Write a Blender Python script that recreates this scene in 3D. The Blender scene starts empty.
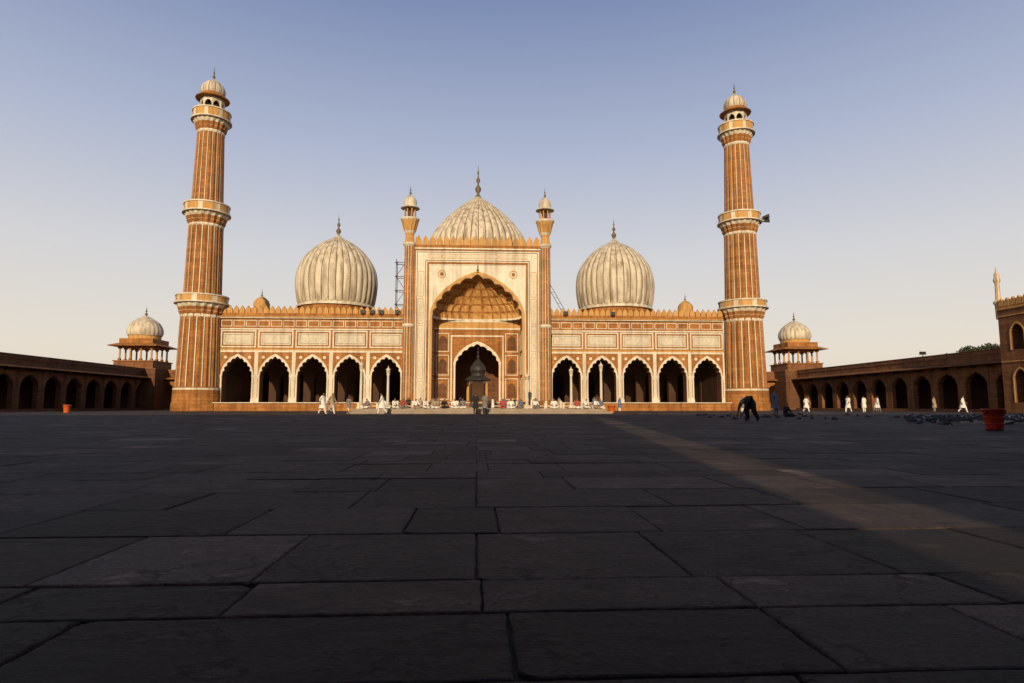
import bpy, bmesh, math, random
from mathutils import Vector, Matrix
from mathutils.geometry import tessellate_polygon
random.seed(7)
S=bpy.context.scene
pi=math.pi
# ---------------------------------------------------------------- materials
MAT={}
def nt(name):
    m=bpy.data.materials.new(name); m.use_nodes=True
    n=m.node_tree.nodes; l=m.node_tree.links
    b=n['Principled BSDF']; MAT[name]=m
    return m,n,l,b
def rgba(c): return (c[0],c[1],c[2],1)
def stone(name,c1,c2,c3=None,scale=0.6,rough=.8,bump=.3,blocks=None,streak=0.0,spec=.3):
    m,n,l,b=nt(name)
    tc=n.new('ShaderNodeTexCoord')
    n1=n.new('ShaderNodeTexNoise'); n1.inputs['Scale'].default_value=scale; n1.inputs['Detail'].default_value=8; n1.inputs['Roughness'].default_value=.65
    l.new(tc.outputs['Object'],n1.inputs['Vector'])
    r=n.new('ShaderNodeValToRGB'); r.color_ramp.elements[0].position=.32; r.color_ramp.elements[1].position=.68
    r.color_ramp.elements[0].color=rgba(c1); r.color_ramp.elements[1].color=rgba(c2)
    l.new(n1.outputs['Fac'],r.inputs['Fac'])
    col=r.outputs['Color']
    n2=n.new('ShaderNodeTexNoise'); n2.inputs['Scale'].default_value=scale*9; n2.inputs['Detail'].default_value=6
    l.new(tc.outputs['Object'],n2.inputs['Vector'])
    if c3:
        mr=n.new('ShaderNodeMapRange'); mr.inputs[1].default_value=.5; mr.inputs[2].default_value=.75; mr.inputs[4].default_value=.7
        l.new(n2.outputs['Fac'],mr.inputs[0])
        mx=n.new('ShaderNodeMixRGB'); mx.inputs[2].default_value=rgba(c3)
        l.new(mr.outputs[0],mx.inputs[0]); l.new(col,mx.inputs[1]); col=mx.outputs[0]
    if streak>0:
        mp=n.new('ShaderNodeMapping'); mp.inputs['Scale'].default_value=(1.6,1.6,.12)
        l.new(tc.outputs['Object'],mp.inputs[0])
        n3=n.new('ShaderNodeTexNoise'); n3.inputs['Scale'].default_value=1.2; n3.inputs['Detail'].default_value=6
        l.new(mp.outputs[0],n3.inputs['Vector'])
        mr=n.new('ShaderNodeMapRange'); mr.inputs[1].default_value=.45; mr.inputs[2].default_value=.72; mr.inputs[4].default_value=streak
        l.new(n3.outputs['Fac'],mr.inputs[0])
        mx=n.new('ShaderNodeMixRGB'); mx.blend_type='MULTIPLY'; mx.inputs[2].default_value=(.36,.29,.22,1)
        l.new(mr.outputs[0],mx.inputs[0]); l.new(col,mx.inputs[1]); col=mx.outputs[0]
    h=n2.outputs['Fac']
    if blocks:
        sp=n.new('ShaderNodeSeparateXYZ'); l.new(tc.outputs['Object'],sp.inputs[0])
        ad=n.new('ShaderNodeMath'); l.new(sp.outputs[0],ad.inputs[0]); l.new(sp.outputs[1],ad.inputs[1])
        cb=n.new('ShaderNodeCombineXYZ'); l.new(ad.outputs[0],cb.inputs[0]); l.new(sp.outputs[2],cb.inputs[1])
        br=n.new('ShaderNodeTexBrick'); br.inputs['Scale'].default_value=1; br.inputs['Brick Width'].default_value=blocks[0]; br.inputs['Row Height'].default_value=blocks[1]
        br.inputs['Mortar Size'].default_value=.02; br.inputs['Color1'].default_value=(1,1,1,1); br.inputs['Color2'].default_value=(.66,.63,.60,1); br.inputs['Mortar'].default_value=(.5,.45,.4,1)
        l.new(cb.outputs[0],br.inputs['Vector'])
        mx=n.new('ShaderNodeMixRGB'); mx.blend_type='MULTIPLY'; mx.inputs[0].default_value=.85
        l.new(col,mx.inputs[1]); l.new(br.outputs['Color'],mx.inputs[2]); col=mx.outputs[0]
    l.new(col,b.inputs['Base Color'])
    b.inputs['Roughness'].default_value=rough
    b.inputs['Specular IOR Level'].default_value=spec
    bp=n.new('ShaderNodeBump'); bp.inputs['Strength'].default_value=bump; bp.inputs['Distance'].default_value=.05
    l.new(h,bp.inputs['Height']); l.new(bp.outputs[0],b.inputs['Normal'])
    return m
stone('sandstone',(.37,.150,.038),(.49,.220,.062),(.23,.085,.026),.5,blocks=(1.1,.45),streak=.65)
stone('sandstone_light',(.49,.26,.08),(.60,.35,.125),(.37,.17,.055),.8,streak=.5)
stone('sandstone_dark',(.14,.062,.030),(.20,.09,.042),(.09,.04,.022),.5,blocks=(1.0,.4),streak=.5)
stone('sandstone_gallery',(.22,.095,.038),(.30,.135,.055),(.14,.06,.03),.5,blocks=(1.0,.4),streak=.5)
stone('sandstone_inner_shade',(.050,.023,.013),(.078,.036,.02),None,.5)  # sandstone with the interior shade put into its colour, keeps arches dark
stone('marble',(.61,.54,.42),(.76,.69,.56),(.45,.38,.28),.7,rough=.55,bump=.12,streak=.55,spec=.4)
stone('marble_dome',(.55,.475,.365),(.71,.63,.50),(.38,.32,.24),.8,rough=.55,bump=.2,streak=.9,spec=.35)
stone('dome_groove',(.10,.085,.06),(.16,.135,.10),None,.6,streak=.5)
stone('marble_inscribed',(.54,.48,.37),(.69,.62,.49),(.17,.13,.09),2.2,rough=.6,bump=.1,streak=.35)
stone('black_inlay',(.06,.05,.04),(.12,.10,.075),None,2)
stone('brass',(.12,.085,.04),(.17,.12,.05),None,3,rough=.45)
stone('dark_metal',(.02,.018,.016),(.04,.035,.03),None,4,rough=.5)
stone('rusty_steel',(.05,.035,.025),(.09,.06,.04),None,6)
stone('pool_stone',(.26,.20,.155),(.36,.285,.22),(.17,.13,.1),1.2)
stone('earth',(.06,.045,.035),(.09,.065,.05),None,.3)
stone('joint_dirt',(.022,.017,.014),(.035,.027,.022),None,4)
stone('red_plastic',(.42,.035,.015),(.50,.05,.02),(.3,.03,.02),5,rough=.45,bump=.02)
stone('orange_plastic',(.6,.11,.02),(.65,.14,.03),None,5,rough=.45,bump=.02)
stone('bark',(.06,.04,.03),(.1,.07,.05),None,4)
stone('feather_grey',(.03,.03,.036),(.08,.08,.088),(.02,.02,.025),30)
stone('feather_pale',(.35,.34,.34),(.5,.48,.47),None,30)
stone('grain',(.42,.33,.2),(.55,.44,.28),None,30)
stone('skin_tone',(.24,.12,.07),(.28,.15,.09),None,6,rough=.6,bump=.02)
stone('hair_black',(.01,.009,.008),(.02,.017,.015),None,20)
stone('cloth_white',(.72,.70,.66),(.80,.78,.74),None,9)
stone('cloth_black',(.012,.012,.014),(.02,.02,.024),None,9)
stone('cloth_blue',(.10,.13,.2),(.14,.18,.26),None,9)
stone('cloth_grey',(.16,.15,.14),(.22,.2,.19),None,9)
stone('cloth_red',(.35,.05,.05),(.42,.09,.07),None,9)
stone('cloth_tan',(.34,.26,.17),(.4,.3,.2),None,9)
stone('water',(.01,.02,.02),(.02,.03,.03),None,2,rough=.05,bump=.05,spec=.5)
# leaves
m,n,l,b=nt('leaves')
oi=n.new('ShaderNodeTexNoise'); oi.inputs['Scale'].default_value=1.1
r=n.new('ShaderNodeValToRGB'); r.color_ramp.elements[0].color=(.02,.030,.012,1); r.color_ramp.elements[1].color=(.06,.075,.03,1)
r.color_ramp.elements[0].position=.35; r.color_ramp.elements[1].position=.65
l.new(oi.outputs['Fac'],r.inputs[0]); l.new(r.outputs[0],b.inputs['Base Color']); b.inputs['Roughness'].default_value=.7
# paving slabs
m,n,l,b=nt('paving_stone')
at=n.new('ShaderNodeAttribute'); at.attribute_name='tone'
sp=n.new('ShaderNodeSeparateXYZ'); l.new(at.outputs['Vector'],sp.inputs[0])
tc=n.new('ShaderNodeTexCoord')
mul=n.new('ShaderNodeVectorMath'); mul.operation='SCALE'; mul.inputs['Scale'].default_value=37
l.new(at.outputs['Vector'],mul.inputs[0])
add=n.new('ShaderNodeVectorMath'); l.new(tc.outputs['Object'],add.inputs[0]); l.new(mul.outputs[0],add.inputs[1])
mpp=n.new('ShaderNodeMapping'); mpp.inputs['Scale'].default_value=(1,1.5,1); l.new(add.outputs[0],mpp.inputs[0])
a1=n.new('ShaderNodeTexNoise'); a1.inputs['Scale'].default_value=2.8; a1.inputs['Detail'].default_value=12; a1.inputs['Roughness'].default_value=.68; a1.inputs['Distortion'].default_value=.15
l.new(mpp.outputs[0],a1.inputs['Vector'])
a2=n.new('ShaderNodeTexNoise'); a2.inputs['Scale'].default_value=34; a2.inputs['Detail'].default_value=8; a2.inputs['Roughness'].default_value=.72
l.new(add.outputs[0],a2.inputs['Vector'])
a3=n.new('ShaderNodeTexNoise'); a3.inputs['Scale'].default_value=.22; a3.inputs['Detail'].default_value=5
l.new(tc.outputs['Object'],a3.inputs['Vector'])
flk=n.new('ShaderNodeMapRange'); flk.inputs[1].default_value=.57; flk.inputs[2].default_value=.60; l.new(a1.outputs['Fac'],flk.inputs[0])
r=n.new('ShaderNodeValToRGB'); e=r.color_ramp.elements
e[0].position=.30; e[0].color=(.014,.010,.008,1); e[1].position=.72; e[1].color=(.135,.100,.082,1)
mid=r.color_ramp.elements.new(.52); mid.color=(.043,.030,.0245,1)
l.new(a1.outputs['Fac'],r.inputs[0])
# cracks
dn=n.new('ShaderNodeVectorMath'); dn.operation='SCALE'; dn.inputs['Scale'].default_value=.45; l.new(a1.outputs['Color'],dn.inputs[0])
da=n.new('ShaderNodeVectorMath'); l.new(add.outputs[0],da.inputs[0]); l.new(dn.outputs[0],da.inputs[1])
vo=n.new('ShaderNodeTexVoronoi'); vo.feature='DISTANCE_TO_EDGE'; vo.inputs['Scale'].default_value=1.5; l.new(da.outputs[0],vo.inputs['Vector'])
ck=n.new('ShaderNodeMapRange'); ck.inputs[1].default_value=.0; ck.inputs[2].default_value=.012; ck.inputs[3].default_value=1; ck.inputs[4].default_value=0; l.new(vo.outputs['Distance'],ck.inputs[0])
a4=n.new('ShaderNodeTexNoise'); a4.inputs['Scale'].default_value=1.1; a4.inputs['Detail'].default_value=3; l.new(add.outputs[0],a4.inputs['Vector'])
cm=n.new('ShaderNodeMapRange'); cm.inputs[1].default_value=.52; cm.inputs[2].default_value=.60; l.new(a4.outputs['Fac'],cm.inputs[0])
ckm=n.new('ShaderNodeMath'); ckm.operation='MULTIPLY'; l.new(ck.outputs[0],ckm.inputs[0]); l.new(cm.outputs[0],ckm.inputs[1])
fs=n.new('ShaderNodeMapRange'); fs.inputs[1].default_value=.3; fs.inputs[2].default_value=.7; fs.inputs[3].default_value=.45; fs.inputs[4].default_value=1.55; l.new(a2.outputs['Fac'],fs.inputs[0])
hs=n.new('ShaderNodeMixRGB'); hs.inputs[2].default_value=(.052,.046,.043,1)
mg=n.new('ShaderNodeMath'); mg.operation='MULTIPLY'; mg.inputs[1].default_value=.45; l.new(sp.outputs[1],mg.inputs[0])
l.new(mg.outputs[0],hs.inputs[0]); l.new(r.outputs[0],hs.inputs[1])
cx_=n.new('ShaderNodeMixRGB'); cx_.inputs[2].default_value=(.010,.008,.007,1); l.new(ckm.outputs[0],cx_.inputs[0]); l.new(hs.outputs[0],cx_.inputs[1])
vm=n.new('ShaderNodeVectorMath'); vm.operation='SCALE'; l.new(cx_.outputs[0],vm.inputs[0])
mr=n.new('ShaderNodeMapRange'); mr.clamp=False; mr.inputs[3].default_value=.45; mr.inputs[4].default_value=1.5; l.new(sp.outputs[0],mr.inputs[0])
mr3=n.new('ShaderNodeMapRange'); mr3.inputs[1].default_value=.3; mr3.inputs[2].default_value=.7; mr3.inputs[3].default_value=.7; mr3.inputs[4].default_value=1.3; l.new(a3.outputs['Fac'],mr3.inputs[0])
mm=n.new('ShaderNodeMath'); mm.operation='MULTIPLY'; l.new(mr.outputs[0],mm.inputs[0]); l.new(mr3.outputs[0],mm.inputs[1])
mm2=n.new('ShaderNodeMath'); mm2.operation='MULTIPLY'; l.new(mm.outputs[0],mm2.inputs[0]); l.new(fs.outputs[0],mm2.inputs[1])
l.new(mm2.outputs[0],vm.inputs['Scale']); l.new(vm.outputs[0],b.inputs['Base Color'])
rr=n.new('ShaderNodeMapRange'); rr.inputs[3].default_value=.5; rr.inputs[4].default_value=.95; l.new(a2.outputs['Fac'],rr.inputs[0]); l.new(rr.outputs[0],b.inputs['Roughness'])
b.inputs['Specular IOR Level'].default_value=.2
b1=n.new('ShaderNodeBump'); b1.inputs['Strength'].default_value=1.0; b1.inputs['Distance'].default_value=.06; l.new(a1.outputs['Fac'],b1.inputs['Height'])
b3=n.new('ShaderNodeBump'); b3.inputs['Strength'].default_value=.6; b3.inputs['Distance'].default_value=.006; l.new(flk.outputs[0],b3.inputs['Height']); l.new(b1.outputs[0],b3.inputs['Normal'])
b4=n.new('ShaderNodeBump'); b4.inputs['Strength'].default_value=.8; b4.inputs['Distance'].default_value=.006; b4.invert=True; l.new(ckm.outputs[0],b4.inputs['Height']); l.new(b3.outputs[0],b4.inputs['Normal'])
b2=n.new('ShaderNodeBump'); b2.inputs['Strength'].default_value=1.0; b2.inputs['Distance'].default_value=.016; l.new(a2.outputs['Fac'],b2.inputs['Height']); l.new(b4.outputs[0],b2.inputs['Normal'])
l.new(b2.outputs[0],b.inputs['Normal'])

# ---------------------------------------------------------------- mesh builder
class MB:
    def __init__(s): s.v=[];s.f=[];s.m=[];s.s=[];s.mats=[]
    def mi(s,name):
        if name not in s.mats: s.mats.append(name)
        return s.mats.index(name)
    def face(s,pts,mat,smooth=False):
        k=len(s.v); s.v+= [tuple(p) for p in pts]; s.f.append(tuple(range(k,k+len(pts)))); s.m.append(s.mi(mat)); s.s.append(smooth)
    def box(s,x0,x1,y0,y1,z0,z1,mat):
        if x0>x1:x0,x1=x1,x0
        if y0>y1:y0,y1=y1,y0
        k=len(s.v)
        s.v+=[(x0,y0,z0),(x1,y0,z0),(x1,y1,z0),(x0,y1,z0),(x0,y0,z1),(x1,y0,z1),(x1,y1,z1),(x0,y1,z1)]
        for q in [(3,2,1,0),(4,5,6,7),(0,1,5,4),(1,2,6,5),(2,3,7,6),(3,0,4,7)]:
            s.f.append(tuple(k+i for i in q)); s.m.append(s.mi(mat)); s.s.append(False)
    def prism(s,outer,holes,fm,w0,w1,mat,side=None,back=True):
        side=side or mat
        loops=[outer]+list(holes)
        tris=tessellate_polygon([[Vector((p[0],p[1],0)) for p in lp] for lp in loops])
        flat=[p for lp in loops for p in lp]
        for w,do in ((w0,True),(w1,back)):
            if not do: continue
            k=len(s.v); s.v+=[tuple(fm(p[0],p[1],w)) for p in flat]
            for t in tris: s.f.append(tuple(k+i for i in t)); s.m.append(s.mi(mat)); s.s.append(False)
        for lp in loops:
            for i in range(len(lp)):
                a=lp[i]; c=lp[(i+1)%len(lp)]
                s.face([fm(a[0],a[1],w0),fm(c[0],c[1],w0),fm(c[0],c[1],w1),fm(a[0],a[1],w1)],side)
    def lathe(s,prof,sec,cx=0,cy=0,mat=None,smooth=True,rmod=None):
        N=len(sec); k=len(s.v)
        for j,p in enumerate(prof):
            for i,(a,rs,mt) in enumerate(sec):
                rr=p[0]*(1+(rs-1)*(p[3] if len(p)>3 else 1))
                s.v.append((cx+rr*math.cos(a),cy+rr*math.sin(a),p[1]))
        for j in range(len(prof)-1):
            pm=prof[j][2] if len(prof[j])>2 and prof[j][2] else None
            for i in range(N):
                i2=(i+1)%N
                s.f.append((k+j*N+i,k+j*N+i2,k+(j+1)*N+i2,k+(j+1)*N+i)); s.m.append(s.mi(pm or sec[i][2])); s.s.append(smooth)
    def tube(s,a,b2,r,mat,n=6,r2=None):
        a=Vector(a); b2=Vector(b2); d=(b2-a); 
        if d.length<1e-6: return
        d.normalize(); u=d.orthogonal().normalized(); w=d.cross(u); r2=r if r2 is None else r2
        k=len(s.v)
        for c,q in ((a,r),(b2,r2)):
            for i in range(n):
                t=2*pi*i/n; s.v.append(tuple(c+(u*math.cos(t)+w*math.sin(t))*q))
        for i in range(n):
            j=(i+1)%n; s.f.append((k+i,k+j,k+n+j,k+n+i)); s.m.append(s.mi(mat)); s.s.append(True)
        s.f.append(tuple(k+i for i in range(n))); s.m.append(s.mi(mat)); s.s.append(False)
        s.f.append(tuple(k+n+i for i in range(n))); s.m.append(s.mi(mat)); s.s.append(False)
    def frame(s,x0,x1,z0,z1,t,y,pr,mat):
        s.box(x0,x1,y-pr,y+.05,z1-t,z1,mat); s.box(x0,x1,y-pr,y+.05,z0,z0+t,mat)
        s.box(x0,x0+t,y-pr,y+.05,z0+t,z1-t,mat); s.box(x1-t,x1,y-pr,y+.05,z0+t,z1-t,mat)
    def obj(s,name,parent=None,loc=None):
        me=bpy.data.meshes.new(name); me.from_pydata(s.v,[],s.f)
        for q in s.mats: me.materials.append(MAT[q])
        me.polygons.foreach_set('material_index',s.m); me.polygons.foreach_set('use_smooth',s.s); me.update()
        o=bpy.data.objects.new(name,me); S.collection.objects.link(o)
        if parent: o.parent=parent
        if loc: o.location=loc
        return o
def empty(name,loc=(0,0,0)):
    o=bpy.data.objects.new(name,None); S.collection.objects.link(o); o.location=loc; return o
def circ(n,mat,off=0): return [(2*pi*i/n+off,1,mat) for i in range(n)]
def arch(cx,hw,zs,za,cusp=0,k=9,per=6):
    n=k*per; H=za-zs; pts=[]
    for i in range(n+1):
        t=pi*i/n
        x=-math.cos(t); s_=math.sin(t)
        z=.72*s_+.28*(1-abs(x))
        ins=cusp*(1-abs(math.sin(k*t)))*min(1,8*s_)
        pts.append((cx+x*(hw-ins), zs+z*(H-ins)))
    return pts
def merlons(mb,p0,p1,z,h,w,th,mat):
    p0=Vector(p0);p1=Vector(p1);L=(p1-p0).length;n=max(1,round(L/w));d=(p1-p0)/n;u=d.normalized();nn=Vector((-u.y,u.x))
    W=d.length
    shape=[(.07,0),(.93,0),(.93,.42),(.84,.62),(.66,.80),(.5,1),(.34,.80),(.16,.62),(.07,.42)]
    for i in range(n):
        o=p0+d*i
        fm=lambda a,b_,c: (o.x+u.x*a*W+nn.x*c, o.y+u.y*a*W+nn.y*c, z+b_*h)
        mb.prism(shape,[],fm,-th/2,th/2,mat)
def finial(mb,cx,cy,z,h,sc,mat='brass'):
    p=[(.55,0),(.3,.05),(.18,.1),(.45,.2),(.5,.27),(.2,.36),(.12,.42),(.32,.5),(.3,.56),(.1,.63),(.08,.7),(.18,.76),(.05,.83),(.03,1)]
    mb.lathe([(r_*sc,z+t*h) for r_,t in p],circ(12,mat),cx,cy)

# ---------------------------------------------------------------- ground
mb=MB(); mb.face([(-3000,-3000,-.05),(3000,-3000,-.05),(3000,3000,-.05),(-3000,3000,-.05)],'earth'); mb.obj('ground')
mb=MB(); mb.face([(-56,-9,-.016),(57,-9,-.016),(57,112,-.016),(-56,112,-.016)],'joint_dirt'); 
bed=mb
V=[];F=[];T=[]
def slab(x0,x1,y0,y1,near):
    g=random.uniform(.001,.0045) if near else .005
    x0+=g;x1-=g;y0+=g;y1-=g
    amp=1 if near else .7
    z=random.uniform(-.0035,.0035)*amp; tx=random.uniform(-.004,.004); ty=random.uniform(-.003,.003)
    per=[]
    if near:
        nx=max(4,int((x1-x0)/.05)); ny=max(4,int((y1-y0)/.05)); j=.0045
        for i in range(nx): per.append((x0+(x1-x0)*i/nx,y0+random.uniform(-j*.4,j)))
        for i in range(ny): per.append((x1+random.uniform(-j,j*.4),y0+(y1-y0)*i/ny))
        for i in range(nx): per.append((x1-(x1-x0)*i/nx,y1+random.uniform(-j,j*.4)))
        for i in range(ny): per.append((x0+random.uniform(-j*.4,j),y1-(y1-y0)*i/ny))
        if random.random()<.35:
            c=random.choice([0,nx,nx+ny,2*nx+ny]); q=per[c]; cxm,cym=(x0+x1)/2,(y0+y1)/2; t=random.uniform(.02,.05)
            per[c]=(q[0]+(t if q[0]<cxm else -t)*.6,q[1]+(t if q[1]<cym else -t)*.6)
    else: per=[(x0,y0),(x1,y0),(x1,y1),(x0,y1)]
    n=len(per);k=len(V);cx=(x0+x1)/2;cy=(y0+y1)/2
    bev=.007
    rings=((0,-.04),(0,-bev-.002),(bev*.5,-.0025),(bev*1.6,0))
    for ins,dz in rings:
        for (x,y) in per:
            xx=x-ins*(1 if x>cx else -1)*(abs(x-cx)>(x1-x0)/2-.02); yy=y-ins*(1 if y>cy else -1)*(abs(y-cy)>(y1-y0)/2-.02)
            V.append((xx,yy,z+dz+tx*(x-cx)+ty*(y-cy)))
    for q in range(3):
        for i in range(n):
            j2=(i+1)%n; F.append((k+q*n+i,k+q*n+j2,k+(q+1)*n+j2,k+(q+1)*n+i))
    F.append(tuple(k+3*n+i for i in range(n)))
    b_=random.random()
    if random.random()<.08: b_=random.uniform(1.2,2.3)
    t=(b_,random.random(),random.random(),1)
    T.extend([t]*(4*n))
rows=[-8,-7.2,-6.4,-5.6,-4.8,-4.0,-3.2,-2.4,-1.6,-.8,0,.55,1.06,1.56,2.06,2.43,3.3,4.12,4.94,5.77]
y=5.77
while y<81.5:
    y+=random.choice([.82,.82,.84,.8,.78,.6,.45,.9]); rows.append(y)
for ri in range(len(rows)-1):
    y0,y1=rows[ri],rows[ri+1]
    lim=min(55,abs(y1)*1.25+6)
    near=(-1<y0<9)
    x=random.choice([0,0,.12,.2,-.15]) if ri%3 else 0
    if abs(y0-2.43)<.01: x=0
    if abs(y0-1.56)<.01: x=.1
    if abs(y0-2.06)<.01: x=0.02
    for sg in (1,-1):
        cur=x
        while abs(cur)<lim:
            w=random.choice([.78,.82,.82,.86,.9,1.15,.62,1.3,.5])
            if abs(y0-2.43)<.01: w=random.choice([.8,.84])
            nx=cur+sg*w
            a_,b_=min(cur,nx),max(cur,nx)
            if w>.8 and random.random()<.10 and y1-y0>.7 and y0>3:
                ym=y0+(y1-y0)*random.choice([.4,.5,.6]); slab(a_,b_,y0,ym,near and abs(cur)<8); slab(a_,b_,ym,y1,near and abs(cur)<8)
            else: slab(a_,b_,y0,y1,near and abs(cur)<8)
            cur=nx
me=bpy.data.meshes.new('courtyard_pavement'); me.from_pydata(V,[],F)
ca=me.color_attributes.new('tone','FLOAT_COLOR','POINT')
ca.data.foreach_set('color',[c for t in T for c in t])
me.materials.append(MAT['paving_stone']); me.update()
pav=bpy.data.objects.new('courtyard_pavement',me); S.collection.objects.link(pav)
bed.obj('bedding',pav)

# ---------------------------------------------------------------- mosque
mosque=empty('mosque')
D=84.0
fY=lambda u,v,w:(u,w,v)
mb=MB()
mb.box(-34.2,34.2,82.6,107.5,-.05,1.02,'sandstone')
mb.box(-34.2,34.2,82.45,107.5,1.02,1.12,'marble')
for i in range(4): mb.box(-7,7,79.6-.38*i-.4,82.45,-.04,.9-.24*i,'sandstone')
mb.obj('plinth',mosque)
# wings
mb=MB()
for sg in (-1,1):
    for k in range(5):
        c=sg*(12.1+4.86*k); x0=c-2.43;x1=c+2.43
        a=arch(c,1.9,4.7,7.15,.2)
        outer=[(x0,1.12),(c-1.9,1.12)]+a+[(c+1.9,1.12),(x1,1.12),(x1,12.4),(x0,12.4)]
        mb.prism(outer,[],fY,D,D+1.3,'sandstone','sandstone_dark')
        a2=arch(c,2.12,4.7,7.5,0)
        a1_=arch(c,1.93,4.7,7.18,.2)
        mb.prism(a2+a1_[::-1],[],fY,D-.06,D+.02,'marble')
        for q in (-1,1):
            e0=c+q*1.93; e1=c+q*2.425
            mb.box(e0,e1,D-.09,D+.02,1.55,4.45,'marble')
            mb.box(e0-q*.03,e1,D-.16,D+.02,1.12,1.55,'marble')
            mb.box(e0-q*.03,e1,D-.14,D+.02,4.45,4.7,'marble')
            mb.box(c+q*2.2,c+q*2.425,D-.07,D+.02,4.7,8.0,'marble')
            mb.box(c+q*2.12,c+q*2.2,D-.10,D-.085,1.75,4.25,'sandstone')
            rx=c+q*1.55; pts=[(rx+(.16+.07*abs(math.cos(t*pi/4)))*math.cos(t*pi/16),7.05+(.16+.07*abs(math.cos(t*pi/4)))*math.sin(t*pi/16)) for t in range(32)]
            mb.prism(pts,[],fY,D-.05,D+.02,'marble')
        mb.box(c-2.2,c+2.2,D-.07,D+.02,7.72,8.0,'marble')
        mb.frame(c-2.3,c+2.3,8.35,10.65,.18,D,.08,'marble')
        mb.frame(c-2.02,c+2.02,8.63,10.37,.08,D,.05,'sandstone')
        mb.box(c-1.94,c+1.94,D-.03,D+.02,8.71,10.29,'marble_inscribed')
        mb.frame(c-1.75,c+1.75,8.9,10.1,.035,D,.045,'black_inlay')
        for j in range(3):
            xx=c-1.62+1.62*j
            mb.frame(xx-.72,xx+.72,11.15,12.0,.08,D,.04,'marble')
    xa,xb=sorted((sg*9.68,sg*33.96))
    mb.box(xa,xb,D-.10,D+.02,8.0,8.2,'sandstone_light')
    mb.box(xa,xb,D-.14,D+.02,10.72,10.9,'marble')
    mb.box(xa,xb,D-.28,D+.02,12.25,12.4,'marble')
    mb.box(xa,xb,D-.42,D+1.0,12.4,12.52,'sandstone_light')
    mb.box(xa,xb,D-.2,D+.25,12.52,12.95,'sandstone')
    merlons(mb,(xa,D+.02),(xb,D+.02),12.95,1.0,.78,.3,'sandstone_light')
mb.obj('arcade_facade',mosque)
mb=MB()
for sg in (-1,1):
    mb.box(sg*8.5,sg*34.2,D+1.31,107.3,12.0,12.38,'sandstone_dark')
    mb.box(sg*33.4,sg*34.2,D+1.3,106.5,1.12,12.0,'sandstone_inner_shade')
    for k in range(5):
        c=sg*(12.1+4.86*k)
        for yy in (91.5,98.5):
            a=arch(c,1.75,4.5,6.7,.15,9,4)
            mb.prism([(c-2.43,1.12),(c-1.75,1.12)]+a+[(c+1.75,1.12),(c+2.43,1.12),(c+2.43,11.99),(c-2.43,11.99)],[],fY,yy,yy+.9,'sandstone_inner_shade')
mb.box(-34.2,34.2,106.5,107.3,1.12,12.0,'sandstone_inner_shade')
merlons(mb,(-34,107.1),(34,107.1),12.4,1.0,.9,.3,'sandstone')
mb.obj('prayer_hall',mosque)
# portal
P=81.0
mb=MB()
hw=5.9
A=arch(0,hw,12.3,17.9,.35,11,6)
outer=[(-8.3,1.12),(-hw,1.12)]+A+[(hw,1.12),(8.3,1.12),(8.3,21.2),(-8.3,21.2)]
mb.prism(outer,[],fY,P,P+.8,'marble','sandstone_light')
mb.box(-8.3,-7.6,P+.8,97,1.12,21.2,'sandstone'); mb.box(7.6,8.3,P+.8,97,1.12,21.2,'sandstone')
mb.box(-7.6,7.6,96.3,97,1.12,21.2,'sandstone'); mb.box(-7.6,7.6,P+.8,96.3,20.6,21.15,'sandstone')
mb.frame(-8.28,8.28,1.14,21.18,.16,P,.06,'sandstone')
def uframe(x,z,t,pr,mat):
    mb.box(-x,x,P-pr,P+.05,z-t,z,mat); mb.box(-x,-x+t,P-pr,P+.05,1.2,z-t,mat); mb.box(x-t,x,P-pr,P+.05,1.2,z-t,mat)
uframe(7.95,20.85,.07,.05,'black_inlay')
uframe(6.85,19.75,.07,.05,'black_inlay')
uframe(6.62,19.5,.26,.10,'sandstone')
uframe(6.3,19.2,.10,.07,'marble')
for sg in (-1,1):
    z=1.5
    for hgt in (2.6,3.6,3.6,3.6,3.6):
        xa,xb=sorted((sg*7.02,sg*7.78)); mb.frame(xa,xb,z,z+hgt-.25,.06,P,.035,'sandstone_light'); 
        mb.box(xa+.2,xb-.2,P-.02,P+.02,z+.3,z+hgt-.55,'marble_inscribed'); z+=hgt
x=-6.6
for j in range(7):
    mb.frame(x+.05,x+1.83,19.98,20.6,.06,P,.035,'sandstone_light'); mb.box(x+.2,x+1.68,P-.02,P+.02,20.12,20.46,'marble_inscribed'); x+=1.886
A2=arch(0,hw+.30,12.3,18.3,0,11,6); A1=arch(0,hw+.03,12.3,17.95,.35,11,6)
mb.prism(A2+A1[::-1],[],fY,P-.09,P+.02,'sandstone_light')
for sg in (-1,1):
    xa,xb=sorted((sg*5.93,sg*6.19)); mb.box(xa,xb,P-.085,P+.02,1.14,12.3,'sandstone_light')
    cx=sg*4.7; pts=[(cx+.55*math.cos(t*pi/10),17.9+.55*math.sin(t*pi/10)) for t in range(20)]
    hol=[(cx+.43*math.cos(t*pi/10),17.9+.43*math.sin(t*pi/10)) for t in range(20)]
    mb.prism(pts,[hol],fY,P-.04,P+.02,'sandstone_light')
    pts=[(cx+(.14+.16*abs(math.cos(t*pi/5)))*math.cos(t*pi/20),17.9+(.14+.16*abs(math.cos(t*pi/5)))*math.sin(t*pi/20)) for t in range(40)]
    mb.prism(pts,[],fY,P-.04,P+.02,'sandstone')
mb.box(-8.3,8.3,P-.16,P+.5,21.2,21.38,'marble')
mb.box(-8.3,8.3,P-.05,P+.4,21.38,21.8,'sandstone')
merlons(mb,(-8.25,P+.17),(8.25,P+.17),21.8,1.3,.92,.35,'sandstone_light')
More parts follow.
